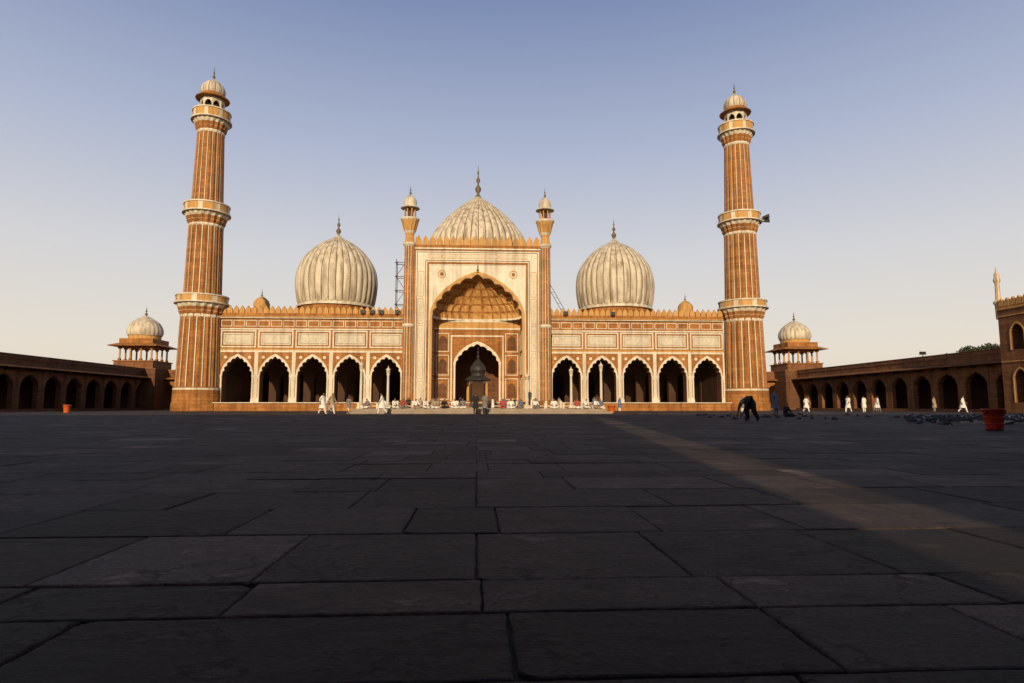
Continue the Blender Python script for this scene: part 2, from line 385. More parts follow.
for sg in (-1,1):
    mb.box(sg*7.8,sg*8.32,P+.5,97,21.2,21.8,'sandstone'); merlons(mb,(sg*8.1,P+.6),(sg*8.1,97),21.8,1.3,.92,.35,'sandstone_light')
finial(mb,0,P-.12,18.15,1.4,.32)
mb.obj('portal',mosque)
# iwan
mb=MB()
BY=85.4; dp=BY-(P+.8)
for sg in (-1,1): mb.box(sg*hw,sg*(hw+.4),P+.8,BY+.6,1.12,12.3,'sandstone')
dA=arch(0,2.95,6.2,9.1,.2,9,6)
mb.prism([(-hw,1.12),(-2.95,1.12)]+dA+[(2.95,1.12),(hw,1.12),(hw,12.3),(-hw,12.3)],[],fY,BY,BY+.6,'sandstone')
d2=arch(0,3.25,6.2,9.5,0); d1=arch(0,2.98,6.2,9.13,.2)
mb.prism(d2+d1[::-1],[],fY,BY-.06,BY+.02,'marble')
for sg in (-1,1):
    xa,xb=sorted((sg*2.98,sg*3.2)); mb.box(xa,xb,BY-.06,BY+.02,1.12,6.2,'marble')
    xa,xb=sorted((sg*3.45,sg*3.62)); mb.box(xa,xb,BY-.07,BY+.02,1.12,10.1,'marble')
    for z0,z1 in ((1.5,4.4),(4.8,7.6),(8.0,10.6)):
        xa,xb=sorted((sg*3.85,sg*5.6)); mb.frame(xa,xb,z0,z1,.1,BY,.05,'marble')
        c=sg*4.72; q=arch(c,.55,z0+1.6,z0+2.3,.06,7,4)
        mb.prism([(c-.55,z0+.3)]+q+[(c+.55,z0+.3)],[],fY,BY-.04,BY+.02,'sandstone_dark')
        fm=lambda u,v,w,sg=sg:(sg*(hw-w),u,v)
        cy=P+.8+dp/2; 
        ring=[(cy-1.3,z0),(cy+1.3,z0),(cy+1.3,z1),(cy-1.3,z1)]; hole=[(cy-1.2,z0+.1),(cy+1.2,z0+.1),(cy+1.2,z1-.1),(cy-1.2,z1-.1)]
        mb.prism(ring,[hole],fm,-.02,.05,'marble')
mb.box(-3.62,3.62,BY-.08,BY+.02,10.1,10.3,'marble')
mb.box(-hw,hw,BY-.12,BY+.02,11.1,11.3,'marble'); mb.box(-hw,hw,BY-.07,BY+.02,11.3,12.1,'sandstone_light'); mb.box(-hw,hw,BY-.14,BY+.02,12.1,12.3,'marble')
K=60; M=26
plan=[]
for i in range(K+1):
    ph=pi*i/K; c=math.cos(ph); s_=math.sin(ph)
    plan.append((hw*math.copysign(abs(c)**.8,c),dp*abs(s_)**.8))
k0=len(mb.v)
lev=[]
for j in range(M+1):
    t=pi/2*j/M; x=math.cos(t); z=.72*math.sin(t)+.28*(1-x); lev.append((x,12.32+z*5.55))
for j,(sx,z) in enumerate(lev):
    for i,(px,py) in enumerate(plan):
        rib=.97+.05*abs(math.sin(pi*i/4+ (pi/2 if (j//4)%2 else 0)))
        sc=sx*rib if 0<i<K else sx
        mb.v.append((px*sc,P+.8+py*sc,z))
for j in range(M):
    for i in range(K):
        a_=k0+j*(K+1)+i
        mb.f.append((a_,a_+1,a_+K+2,a_+K+1)); 
        mm_='sandstone_light'
        if j%4==0 and j<M-2: mm_='marble' if j==0 else 'sandstone'
        if (i%4==0) and j>0: mm_='sandstone'
        mb.m.append(mb.mi(mm_)); mb.s.append(False)
for i in range(K):
    a_=plan[i]; c=plan[i+1]
    def pr(p):
        return (p[0],P+.8+p[1],12.31)
    def ou(p):
        f=max(abs(p[0])/hw,p[1]/dp); f=max(f,.01); return (p[0]/f,P+.8+p[1]/f,12.31)
    mb.face([pr(a_),pr(c),ou(c),ou(a_)],'sandstone')
mb.obj('iwan_vault',mosque)
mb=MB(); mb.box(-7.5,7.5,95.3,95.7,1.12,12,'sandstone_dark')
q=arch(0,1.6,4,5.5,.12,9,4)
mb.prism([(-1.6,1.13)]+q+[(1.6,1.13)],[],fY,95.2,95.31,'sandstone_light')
q=arch(0,1.2,3.7,4.8,.12,9,4); mb.prism([(-1.2,1.13)]+q+[(1.2,1.13)],[],fY,95.12,95.25,'sandstone_inner_shade')
mb.box(-7.5,7.5,86,95.3,11.6,12,'sandstone_inner_shade')
mb.obj('mihrab_wall',mosque)
def turret(cx,cy):
    mb=MB()
    sec=[]
    for i in range(12):
        a=2*pi*i/12; sec+= [(a,1,'sandstone'),(a+.36,1.04,'marble'),(a+.46,1.04,'sandstone')]
    mb.lathe([(.98,0),(.98,1.3),(.9,1.4)],circ(8,'sandstone',pi/8),cx,cy,smooth=False)
    mb.lathe([(.74,1.3),(.70,10.8)],sec,cx,cy,smooth=False)
    mb.lathe([(.7,10.8),(.85,10.95),(.85,11.1),(.7,11.3)],circ(16,'marble'),cx,cy)
    mb.lathe([(.70,11.2),(.64,21.6)],sec,cx,cy,smooth=False)
    fl=[(2*pi*i/24,1 if i%2 else .9,'sandstone_light') for i in range(24)]
    mb.lathe([(.64,21.5,'marble',0),(.85,21.8,'marble',0),(.85,22.0,None,0),(.62,22.3),(.55,23.0),(.62,23.3,'marble'),(.8,23.6),(.98,24.3),(1.16,25.0,'marble',.3),(1.25,25.15,'marble',0),(1.25,25.3,'marble',0),(.9,25.32,None,0),(.2,25.33,None,0)],fl,cx,cy,smooth=False)
    for i in range(8):
        a=2*pi*i/8+pi/8; mb.tube((cx+.72*math.cos(a),cy+.72*math.sin(a),25.3),(cx+.72*math.cos(a),cy+.72*math.sin(a),26.75),.09,'sandstone_light')
    mb.lathe([(.3,25.3),(.3,26.8)],circ(8,'sandstone_dark'),cx,cy)
    mb.lathe([(.2,26.7),(.85,26.72),(1.25,26.7),(1.25,26.78),(.85,27.05),(.78,27.1),(.86,27.4),(.8,27.85),(.55,28.25),(.2,28.5)],circ(16,'marble_dome'),cx,cy)
    finial(mb,cx,cy,28.45,1.5,.34)
    return mb
for sg in (-1,1): turret(sg*8.98,P+.25).obj('portal_turret',mosque)
# domes
def gores(n,mat='marble_dome',line='dome_groove'):
    sec=[]
    for i in range(n):
        a=2*pi*i/n; w=2*pi/n
        sec+=[(a,.982,line),(a+w*.13,.987,mat),(a+w*.32,1.006,mat),(a+w*.55,1.012,mat),(a+w*.80,1.006,mat)]
    return sec
def spl(pts,n=5):
    out=[]
    for i in range(len(pts)-1):
        p0=pts[max(i-1,0)];p1=pts[i];p2=pts[i+1];p3=pts[min(i+2,len(pts)-1)]
        for j in range(n):
            t=j/n
            out.append(tuple(.5*((2*p1[q])+(-p0[q]+p2[q])*t+(2*p0[q]-5*p1[q]+4*p2[q]-p3[q])*t*t+(-p0[q]+3*p1[q]-3*p2[q]+p3[q])*t**3) for q in (0,1)))
    out.append(pts[-1]); return out
def dome(cx,cy,prof,drum,fin,n,name):
    mb=MB()
    mb.lathe(drum,circ(32,'sandstone'),cx,cy,smooth=False)
    mb.lathe(spl(prof),gores(n),cx,cy)
    rt,zt=prof[-1]
    sec=[]
    for i in range(32): sec.append((2*pi*i/32,1.0 if i%2 else .86,'marble_dome'))
    mb.lathe([(rt*1.05+.5,zt-.5),(rt*.9+.1,zt+.0),(rt*.5,zt+.35),(.3,zt+.7)],sec,cx,cy)
    finial(mb,cx,cy,zt+.5,fin-zt-.5,.8 if n<42 else 1.0)
    return mb.obj(name,mosque)
for sg in (-1,1):
    dome(sg*21.6,96,[(5.6,15.9),(5.82,16.8),(6.02,18.3),(6.05,19.7),(5.8,21.3),(5.05,22.9),(3.85,24.4),(2.5,25.5),(1.1,26.3)],
      [(5.6,12.2),(5.6,13.2),(5.9,13.3,'marble'),(5.9,13.5),(5.55,13.6),(5.5,15.3),(5.8,15.4,'marble'),(5.8,15.7,'marble'),(5.5,15.95)],30.3,36,'dome')
dome(0,98,[(7.3,21.6),(7.8,23),(8.0,24.6),(7.75,26.2),(7.1,27.7),(5.8,29.5),(4.25,31.1),(2.7,32.5),(1.1,33.7)],
      [(7.6,15.0),(7.6,19.5),(8.0,19.6,'marble'),(8.0,20),(7.6,20.1),(7.4,21.2),(7.7,21.25,'marble'),(7.7,21.5,'marble'),(7.3,21.65)],39.5,44,'dome')
for sg in (-1,1):
    mb=MB(); cx,cy=sg*36.6,107
    mb.lathe([(1.9,0),(1.8,13.5),(2.3,14),(2.3,14.2),(1.5,14.3)],circ(8,'sandstone',pi/8),cx,cy,smooth=False)
    for i in range(8):
        a=2*pi*i/8; mb.tube((cx+1.3*math.cos(a),cy+1.3*math.sin(a),14.2),(cx+1.3*math.cos(a),cy+1.3*math.sin(a),16.6),.13,'sandstone_light')
    mb.lathe([(.3,16.5),(2.1,16.55),(2.1,16.7),(1.4,17.2),(1.3,17.4),(1.35,17.8),(1.15,18.4),(.6,18.9),(.2,19.15)],circ(16,'sandstone_light'),cx,cy)
    finial(mb,cx,cy,19.0,1.5,.35); mb.obj('roof_cupola',mosque)

# ---------------------------------------------------------------- minarets
def minaret(cx,cy,speaker=0):
    mb=MB()
    sec=[]
    n=18
    for i in range(n):
        a=2*pi*i/n; w=2*pi/n
        sec+=[(a,1.02,'marble'),(a+w*.13,1.02,'sandstone'),(a+w*.18,.965,'sandstone'),(a+w*.58,1.03,'sandstone'),(a+w*.95,.965,'sandstone')]
    mb.lathe([(3.1,-.05),(3.1,1.0),(3.0,1.1),(2.95,2.7,'marble'),(2.95,2.95),(2.8,3.1)],circ(24,'sandstone'),0,0,smooth=False)
    def section(z0,z1,r0,r1): mb.lathe([(r0,z0),(r1,z1)],sec,0,0,smooth=False)
    def balcony(z,r,R,zt,rt):
        cor=[]
        for i in range(40): cor.append((2*pi*i/40,1.0 if i%2 else .91,'sandstone_light'))
        mb.lathe([(r+.03,z-1.9,'marble',0),(r+.12,z-1.75,'marble',0.3),(r+.1,z-1.5,'sandstone',.5),(r+.2+(R-r)*.2,z-1.05,'marble',1),(r+.05+(R-r)*.3,z-1.0,'sandstone',1),(r+(R-r)*.6,z-.55,'marble',1),(R-.1,z-.12,None,.6),(R,z-.05,'marble',0)],cor,0,0,smooth=False)
        mb.lathe([(R-.05,z-.08),(R+.16,z-.04),(R+.16,z+.12),(R-.1,z+.13),(rt*.9,z+.14)],circ(32,'marble'),0,0,smooth=False)
        mb.lathe([(R-.06,z+.12),(R-.06,zt-.16)],[(2*pi*i/32,1,'sandstone_light' if i%4 else 'marble') for i in range(32)],0,0,smooth=False)
        mb.lathe([(R-.16,z+.12),(R-.16,zt-.16)],circ(32,'sandstone_light'),0,0,smooth=False)
        mb.lathe([(R-.22,zt-.17),(R+.04,zt-.17),(R+.04,zt),(R-.22,zt),(R-.22,zt-.17)],circ(32,'marble'),0,0,smooth=False)
    section(3.0,12.5,2.70,2.46); balcony(14.0,2.46,3.22,15.1,2.3)
    section(14.1,24.6,2.30,2.08); balcony(26.2,2.08,2.85,27.5,2.0)
    section(26.3,37.5,1.97,1.66); balcony(39.2,1.66,2.42,40.6,1.2)
    mb.lathe([(1.45,39.2),(1.45,39.6),(1.2,39.62),(.2,39.63)],circ(8,'marble',pi/8),0,0,smooth=False)
    R=1.42
    for i in range(8):
        a=2*pi*i/8+pi/8; a2=2*pi*(i+1)/8+pi/8
        p=Vector((R*math.cos(a),R*math.sin(a))); q=Vector((R*math.cos(a2),R*math.sin(a2)))
        mb.tube((p.x,p.y,39.6),(p.x,p.y,42.1),.12,'marble',8)
        L=(q-p).length; u=(q-p)/L; nn=Vector((-u.y,u.x))
        ar=arch(L/2,L/2-.1,41.4,41.95,.03,7,3)
        fm=lambda a_,b_,c_,p=p,u=u,nn=nn:(p.x+u.x*a_+nn.x*c_,p.y+u.y*a_+nn.y*c_,b_)
        mb.prism([(0,41.4)]+ar+[(L,41.4),(L,42.5),(0,42.5)],[],fm,-.1,.1,'marble')
    mb.lathe([(1.2,42.4),(2.15,42.35),(2.2,42.42),(1.6,42.85),(1.5,43.1)],circ(16,'sandstone'),0,0,smooth=False)
    mb.lathe(spl([(1.48,43.1),(1.58,43.5),(1.5,44.0),(1.15,44.6),(.6,45.05),(.2,45.35)]),gores(12,'marble_dome'),0,0)
    finial(mb,0,0,45.3,1.9,.42)
    if speaker:
        for j,(dx,dy,dz) in enumerate(((2.9,-1.2,26.9),(3.2,-.3,26.9),(3.1,-.8,26.4))):
            mb.tube((dx-.1,dy+.1,dz),(dx+.6,dy-.5,dz),.08,'dark_metal',8,.32)
    return mb.obj('minaret',None,(cx,cy,0))
minaret(-36.45,84.0); minaret(36.85,84.0,1)

# ---------------------------------------------------------------- galleries, kiosks
def gallery(name,fm,L,bay,parapet=True,mat='sandstone_dark',trim='sandstone'):
    mb=MB(); n=int(L/bay)
    H=6.25
    for i in range(n):
        c=(i+.5)*bay
        a=arch(c,bay*.36,3.1,4.5,.12,7,4)
        mb.prism([(c-bay/2,.3),(c-bay*.36,.3)]+a+[(c+bay*.36,.3),(c+bay/2,.3),(c+bay/2,H),(c-bay/2,H)],[],fm,0,.6,mat)
        mb.prism([(c-bay*.43,2.9),(c-bay*.385,2.9)]+arch(c,bay*.385,3.1,4.65,.0,7,4)+[(c+bay*.385,2.9),(c+bay*.43,2.9),(c+bay*.43,4.95),(c-bay*.43,4.95)],[],fm,-.05,.02,trim)
        for q in (-.5,0,.5 if i==n-1 else 0):
            u=c+q*bay
            mb.prism([(u-.08,4.95),(u+.08,4.95),(u+.08,5.4),(u-.08,5.4)],[],fm,-.55,.0,mat)
    def bx(u0,u1,v0,v1,w0,w1,m_): mb.prism([(u0,v0),(u1,v0),(u1,v1),(u0,v1)],[],fm,w0,w1,m_)
    L=n*bay
    bx(0,L,-.04,.3,-.5,7,mat)
    bx(0,L,.3,H-.4,6.2,6.9,'sandstone_inner_shade'); bx(0,L,H-.4,H-.02,.61,6.9,'sandstone_inner_shade')
    for (w0,z0,w1,z1) in ((0,5.62,-1.15,5.28),):
        mb.face([fm(0,z0,w0),fm(L,z0,w0),fm(L,z1,w1),fm(0,z1,w1)],trim); mb.face([fm(0,z0-.12,w0),fm(L,z0-.12,w0),fm(L,z1-.1,w1),fm(0,z1-.1,w1)],mat)
        mb.face([fm(0,z1,w1),fm(L,z1,w1),fm(L,z1-.1,w1),fm(0,z1-.1,w1)],trim)
    bx(0,L,H,6.75,-.08,.3,mat); bx(0,L,6.75,6.85,-.14,.36,trim)
    return mb.obj(name)
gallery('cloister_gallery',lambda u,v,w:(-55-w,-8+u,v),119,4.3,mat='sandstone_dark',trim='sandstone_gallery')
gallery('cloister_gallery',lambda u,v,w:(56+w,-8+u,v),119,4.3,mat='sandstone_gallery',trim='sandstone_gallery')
gallery('cloister_gallery',lambda u,v,w:(-55.2+u,110.5+w,v),17,4.2,mat='sandstone_gallery')
gallery('cloister_gallery',lambda u,v,w:(39.2+u,110.5+w,v),17,4.2,mat='sandstone_gallery')
def kiosk(cx,cy):
    mb=MB(); Z=6.7
    mb.box(-4.1,4.1,-4.1,4.1,0,Z,'sandstone_dark'); mb.box(-4.2,4.2,-4.2,4.2,Z,Z+.2,'sandstone_gallery')
    mb.box(-3.2,3.2,-3.2,3.2,Z+.2,8.1,'sandstone_gallery'); mb.box(-3.35,3.35,-3.35,3.35,8.1,8.25,'sandstone')
    h=2.6
    pos=set()
    for i in range(4):
        for j in range(4):
            if i in (0,3) or j in (0,3): pos.add((-h+2*h*i/3,-h+2*h*j/3))
    for (x,y_) in sorted(pos):
        mb.box(x-.2,x+.2,y_-.2,y_+.2,8.25,8.6,'sandstone'); mb.tube((x,y_,8.6),(x,y_,10.2),.15,'sandstone_light',8); mb.box(x-.22,x+.22,y_-.22,y_+.22,10.2,10.45,'sandstone')
    mb.box(-2.9,2.9,-2.9,2.9,10.45,11.1,'sandstone')
    a,b_=2.92,4.0
    for (p,q) in (((-1,-1),(1,-1)),((1,-1),(1,1)),((1,1),(-1,1)),((-1,1),(-1,-1))):
        mb.face([(p[0]*a,p[1]*a,11.15),(q[0]*a,q[1]*a,11.15),(q[0]*b_,q[1]*b_,10.75),(p[0]*b_,p[1]*b_,10.75)],'sandstone')
        mb.face([(p[0]*a,p[1]*a,11.0),(q[0]*a,q[1]*a,11.0),(q[0]*b_,q[1]*b_,10.65),(p[0]*b_,p[1]*b_,10.65)],'sandstone_dark')
        mb.face([(p[0]*b_,p[1]*b_,10.75),(q[0]*b_,q[1]*b_,10.75),(q[0]*b_,q[1]*b_,10.65),(p[0]*b_,p[1]*b_,10.65)],'sandstone')
    mb.box(-2.75,2.75,-2.75,2.75,11.1,12.0,'sandstone')
    mb.lathe([(2.5,12.0),(2.5,12.6),(2.65,12.65)],circ(24,'sandstone_light'),0,0,smooth=False)
    mb.lathe(spl([(2.6,12.65),(2.78,13.2),(2.68,14.0),(2.15,14.9),(1.25,15.6),(.4,16.1)]),gores(24,'marble_dome','marble_dome'),0,0)
    finial(mb,0,0,16.0,1.9,.5)
    return mb.obj('corner_kiosk',None,(cx,cy,0))
kiosk(-57.3,110.5); kiosk(58,110.5)
# gate on the right
mb=MB()
X0=53.0
fm=lambda u,v,w:(X0+w,u,v)
holes=[]
for (c,hw_,z0,zs,za) in ((58.1,.75,6.2,7.9,8.8),(58.1,.75,1.0,3.4,4.3),(49,3.6,.1,6.2,9.2),(39.8,.75,7.2,8.6,9.4),(39.8,.75,1.0,3.4,4.3)):
    q=arch(c,hw_,zs,za,.06,9,4); holes.append([(c-hw_,z0)]+q+[(c+hw_,z0)])
    o=arch(c,hw_+.12,zs,za+.15,0,9,4); 
    mb.prism([(c-hw_-.12,z0)]+o+[(c+hw_+.12,z0),(c+hw_+.01,z0)]+arch(c,hw_+.01,zs,za+.01,.06,9,4)[::-1]+[(c-hw_-.01,z0)],[],fm,-.05,.02,'sandstone_light')
mb.prism([(38,0),(60.2,0),(60.2,10.3),(38,10.3)],holes,fm,0,.9,'sandstone_gallery')
mb.box(X0+.9,66,38,60.2,-.04,10.2,'sandstone_inner_shade')
mb.box(X0-.12,X0+.4,37.9,60.3,10.3,10.5,'sandstone_light'); mb.box(X0-.02,X0+.35,38,60.2,10.5,10.7,'sandstone')
merlons(mb,(X0+.15,38),(X0+.15,60.1),10.7,.8,.7,.3,'sandstone_light')
merlons(mb,(X0+.6,60.0),(66,60.0),10.25,.8,.7,.3,'sandstone')
for z in (5.0,9.6): mb.box(X0-.08,X0+.02,56.8,60.1,z,z+.12,'sandstone_light')
tx,ty=X0+.5,60.55
mb.lathe([(.3,9.5),(.34,11.0),(.45,11.1),(.45,11.3),(.24,11.5),(.2,13.2),(.32,13.45),(.32,13.6),(.24,13.8),(.22,14.2),(.08,14.5),(.03,15.0)],[(2*pi*i/12,1,'sandstone_light' if i%2 else 'marble') for i in range(12)],tx,ty)
mb.obj('north_gate')
# unseen east gate wall; height and slit shaped for courtyard shadow and sun strip
mb=MB(); HT=17.6
mb.box(-90,.31,-9.2,-8.6,0,HT,'sandstone'); mb.box(1.15,90,-9.2,-8.6,0,HT,'sandstone'); mb.box(.31,1.15,-9.2,-8.6,14.4,HT,'sandstone')
merlons(mb,(-90,-8.9),(90,-8.9),HT,.9,1.1,.4,'sandstone_light')
for z in (7,14): mb.box(-90,.2,-8.6,-8.45,z,z+.2,'marble'); mb.box(1.3,90,-8.6,-8.45,z,z+.2,'marble')
for k in range(-14,15):
    if k==0: continue
    c=k*6.0; q=arch(c,1.6,3.4,5.2,.12,9,4); fm=lambda u,v,w:(u,w,v)
    mb.prism([(c-2,0.02),(c-1.6,.02)]+q+[(c+1.6,.02),(c+2,.02),(c+2,5.9),(c-2,5.9)],[],fm,-8.6,-8.4,'marble')
mb.obj('east_gate_shadow_wall')

# ---------------------------------------------------------------- scaffolding
def scaffold(cx,cy,z0,z1,w,d,name='scaffolding'):
    mb=MB(); n=int((z1-z0)/1.8)
    for x in (-w/2,w/2):
        for y_ in (-d/2,d/2): mb.tube((cx+x,cy+y_,z0),(cx+x,cy+y_,z1+.5),.05,'rusty_steel')
    for i in range(n+1):
        z=z0+.3+i*(z1-z0-.3)/n
        for y_ in (-d/2,d/2): mb.tube((cx-w/2-.2,cy+y_,z),(cx+w/2+.2,cy+y_,z),.045,'rusty_steel')
        for x in (-w/2,w/2): mb.tube((cx+x,cy-d/2-.2,z),(cx+x,cy+d/2+.2,z),.045,'rusty_steel')
        if i<n:
            z2=z0+.3+(i+1)*(z1-z0-.3)/n; s_=1 if i%2 else -1
            mb.tube((cx-s_*w/2,cy-d/2,z),(cx+s_*w/2,cy-d/2,z2),.04,'rusty_steel')
    return mb.obj(name)
scaffold(-10.7,87,12.4,20.6,1.3,1.3)
mb=MB()
for i in range(2): mb.tube((9.2+i*.5,86,18.5),(12.6+i*.5,86,12.4),.035,'rusty_steel')
for i in range(8): mb.tube((9.4+.43*i,86,18.1-.78*i),(9.9+.43*i,86,18.1-.78*i),.025,'rusty_steel')
mb.obj('roof_ladder')
def spot(cx,cy,z):
    mb=MB(); mb.tube((0,0,0),(0,0,.5),.04,'dark_metal'); mb.box(-.3,.3,-.15,.12,.5,.9,'dark_metal'); mb.box(-.34,.34,-.2,-.15,.46,.94,'dark_metal'); mb.tube((-.32,0,.3),(.32,0,.3),.03,'dark_metal')
    mb.obj('floodlight',None,(cx,cy,z))
for x in (-12.9,-14.1,-15.3,-10.7,12.0,18.5): spot(x,D-.3,12.53)
mb=MB(); mb.tube((0,0,0),(0,0,1.2),.05,'dark_metal',8); mb.box(-.4,.4,-.1,.1,1.1,1.25,'dark_metal'); mb.box(-.35,-.1,-.15,.15,1.25,1.5,'dark_metal'); mb.box(.1,.35,-.15,.15,1.25,1.5,'dark_metal'); mb.obj('floodlight_pole',None,(58,78,6.2))

# ---------------------------------------------------------------- ablution tank, kiosk, lamp columns, bins
tank=empty('ablution_pool')
mb=MB(); x0,x1,y0,y1=-10.4,11.0,53,68
mb.box(x0,x1,y0,y0+1.4,0.02,.42,'pool_stone'); mb.box(x0,x1,y1-1.4,y1,0.02,.42,'pool_stone'); mb.box(x0,x0+1.4,y0+1.4,y1-1.4,.02,.42,'pool_stone'); mb.box(x1-1.4,x1,y0+1.4,y1-1.4,.02,.42,'pool_stone')
mb.box(x0-.45,x1+.45,y0-.45,y1+.45,-.03,.2,'pool_stone')
mb.box(x0+1.4,x1-1.4,y0+1.4,y1-1.4,.21,.3,'water')
nposts=13
for i in range(nposts+1):
    x=x0+.3+(x1-x0-.6)*i/nposts
    if abs(x-.2)<1.2: continue
    mb.box(x-.09,x+.09,y0+1.1,y0+1.28,.42,.85,'marble'); mb.box(x-.12,x+.12,y0+1.07,y0+1.31,.85,.92,'marble')
    mb.box(x-.09,x+.09,y1-.3,y1-.1,.42,1.1,'marble'); mb.box(x-.12,x+.12,y1-.32,y1-.08,1.1,1.2,'marble')
mb.box(x0+.3,-.9,y0+1.15,y0+1.23,.62,.68,'marble'); mb.box(1.3,x1-.3,y0+1.15,y0+1.23,.62,.68,'marble')
mb.obj('basin',tank)
mb=MB()
mb.box(-1.1,1.1,-1.1,1.1,0,.5,'pool_stone')
mb.box(-.95,.95,-.95,.95,.5,.75,'dark_metal')
for x in (-.75,.75):
    for y_ in (-.75,.75):
        mb.tube((x,y_,.75),(x,y_,3.3),.09,'dark_metal',8); mb.box(x-.15,x+.15,y_-.15,y_+.15,.75,1.0,'dark_metal'); mb.box(x-.15,x+.15,y_-.15,y_+.15,3.1,3.3,'dark_metal')
for s_ in (-1,1): mb.box(-.75,.75,s_*.75-.03,s_*.75+.03,1.5,1.57,'dark_metal'); mb.box(s_*.75-.03,s_*.75+.03,-.72,.72,1.499,1.569,'dark_metal')
mb.box(-.95,.95,-.95,.95,3.3,3.6,'dark_metal')
mb.lathe([(1.45,3.5),(1.45,3.6),(1.0,3.9),(.8,4.0),(.75,4.25),(.9,4.6),(.85,5.0),(.55,5.4),(.25,5.75),(.15,5.9)],circ(16,'dark_metal',pi/16),0,0,smooth=False)
finial(mb,0,0,5.75,1.7,.35,'dark_metal')
mb.obj('ornamental_kiosk',None,(.1,70.2,0))
def lampcol(x,y_,h):
    mb=MB()
    mb.box(-.4,.4,-.4,.4,0,.5,'marble'); mb.box(-.3,.3,-.3,.3,.5,.75,'marble')
    mb.lathe([(.2,.75),(.24,.9),(.17,1.1),(.14,h-.7),(.22,h-.55),(.15,h-.5)],circ(12,'marble'),0,0)
    mb.lathe([(.15,h-.5),(.24,h-.4),(.26,h-.05),(.32,h),(.2,h+.12),(.05,h+.3),(.02,h+.5)],circ(8,'marble_dome'),0,0)
    mb.obj('lamp_column',None,(x,y_,0))
lampcol(-10.7,76,5.0); lampcol(-12.8,70,5.2); lampcol(11.5,76,5.0); lampcol(15.2,76,5.6); lampcol(6.0,75,4.2)
def bin_(x,y_,h,r,mat):
    mb=MB()
    mb.lathe([(.02,.03),(r*.72,.03),(r*.74,0.0),(r*.78,.05),(r*.98,h*.92),(r*1.07,h*.93),(r*1.07,h),(r*.95,h),(r*.93,h*.9),(r*.7,.08),(.02,.08)],circ(28,mat),0,0)
    for s_ in (-1,1):
        mb.tube((s_*r*1.03,-.08,h*.9),(s_*r*1.2,-.06,h*.8),.015,mat); mb.tube((s_*r*1.2,-.06,h*.8),(s_*r*1.2,.06,h*.8),.015,mat); mb.tube((s_*r*1.2,.06,h*.8),(s_*r*1.03,.08,h*.9),.015,mat)
    for q in (.3,.6): mb.lathe([(r*(.78+.2*q)+.004,h*q-.012),(r*(.78+.2*q)+.014,h*q),(r*(.78+.2*q)+.004,h*q+.012)],circ(28,mat),0,0)
    mb.obj('waste_bin',None,(x,y_,.01))
bin_(13.75,16,.57,.25,'red_plastic'); bin_(-37.7,60,.75,.3,'orange_plastic'); bin_(11.9,55,.7,.3,'orange_plastic')

# ---------------------------------------------------------------- trees behind right gallery
def tree(x,y_,H,R):
    t=empty('tree',(x,y_,0)); mb=MB()
    mb.tube((0,0,0),(.1,0,H*.45),.35,'bark',8,.22)
    blobs=[]
    for i in range(9):
        a=random.uniform(0,2*pi); rr=random.uniform(.2,.75)*R; z=H*random.uniform(.6,.92)
        p=(rr*math.cos(a),rr*math.sin(a),z); mb.tube((.1,0,H*.42),p,.14,'bark',5,.04); blobs.append((p,random.uniform(.28,.45)*R))
    mb.obj('trunk',t)
    mb=MB()
    for p,r_ in blobs:
        for i in range(420):
            v=Vector([random.gauss(0,1) for _ in range(3)]).normalized()*r_*random.uniform(.35,1.08)
            c=Vector(p)+Vector((v.x,v.y,v.z*.75)); n_=Vector([random.gauss(0,1) for _ in range(3)]).normalized(); u=n_.orthogonal().normalized(); w=n_.cross(u); s_=random.uniform(.08,.16)
            mb.face([c+u*s_*1.5,c+w*s_,c-u*s_*1.5,c-w*s_],'leaves')
    mb.obj('foliage',t)
tree(76,90,10.2,4.2); tree(81,92,10.3,4.0); tree(72.5,92,9.1,2.6)

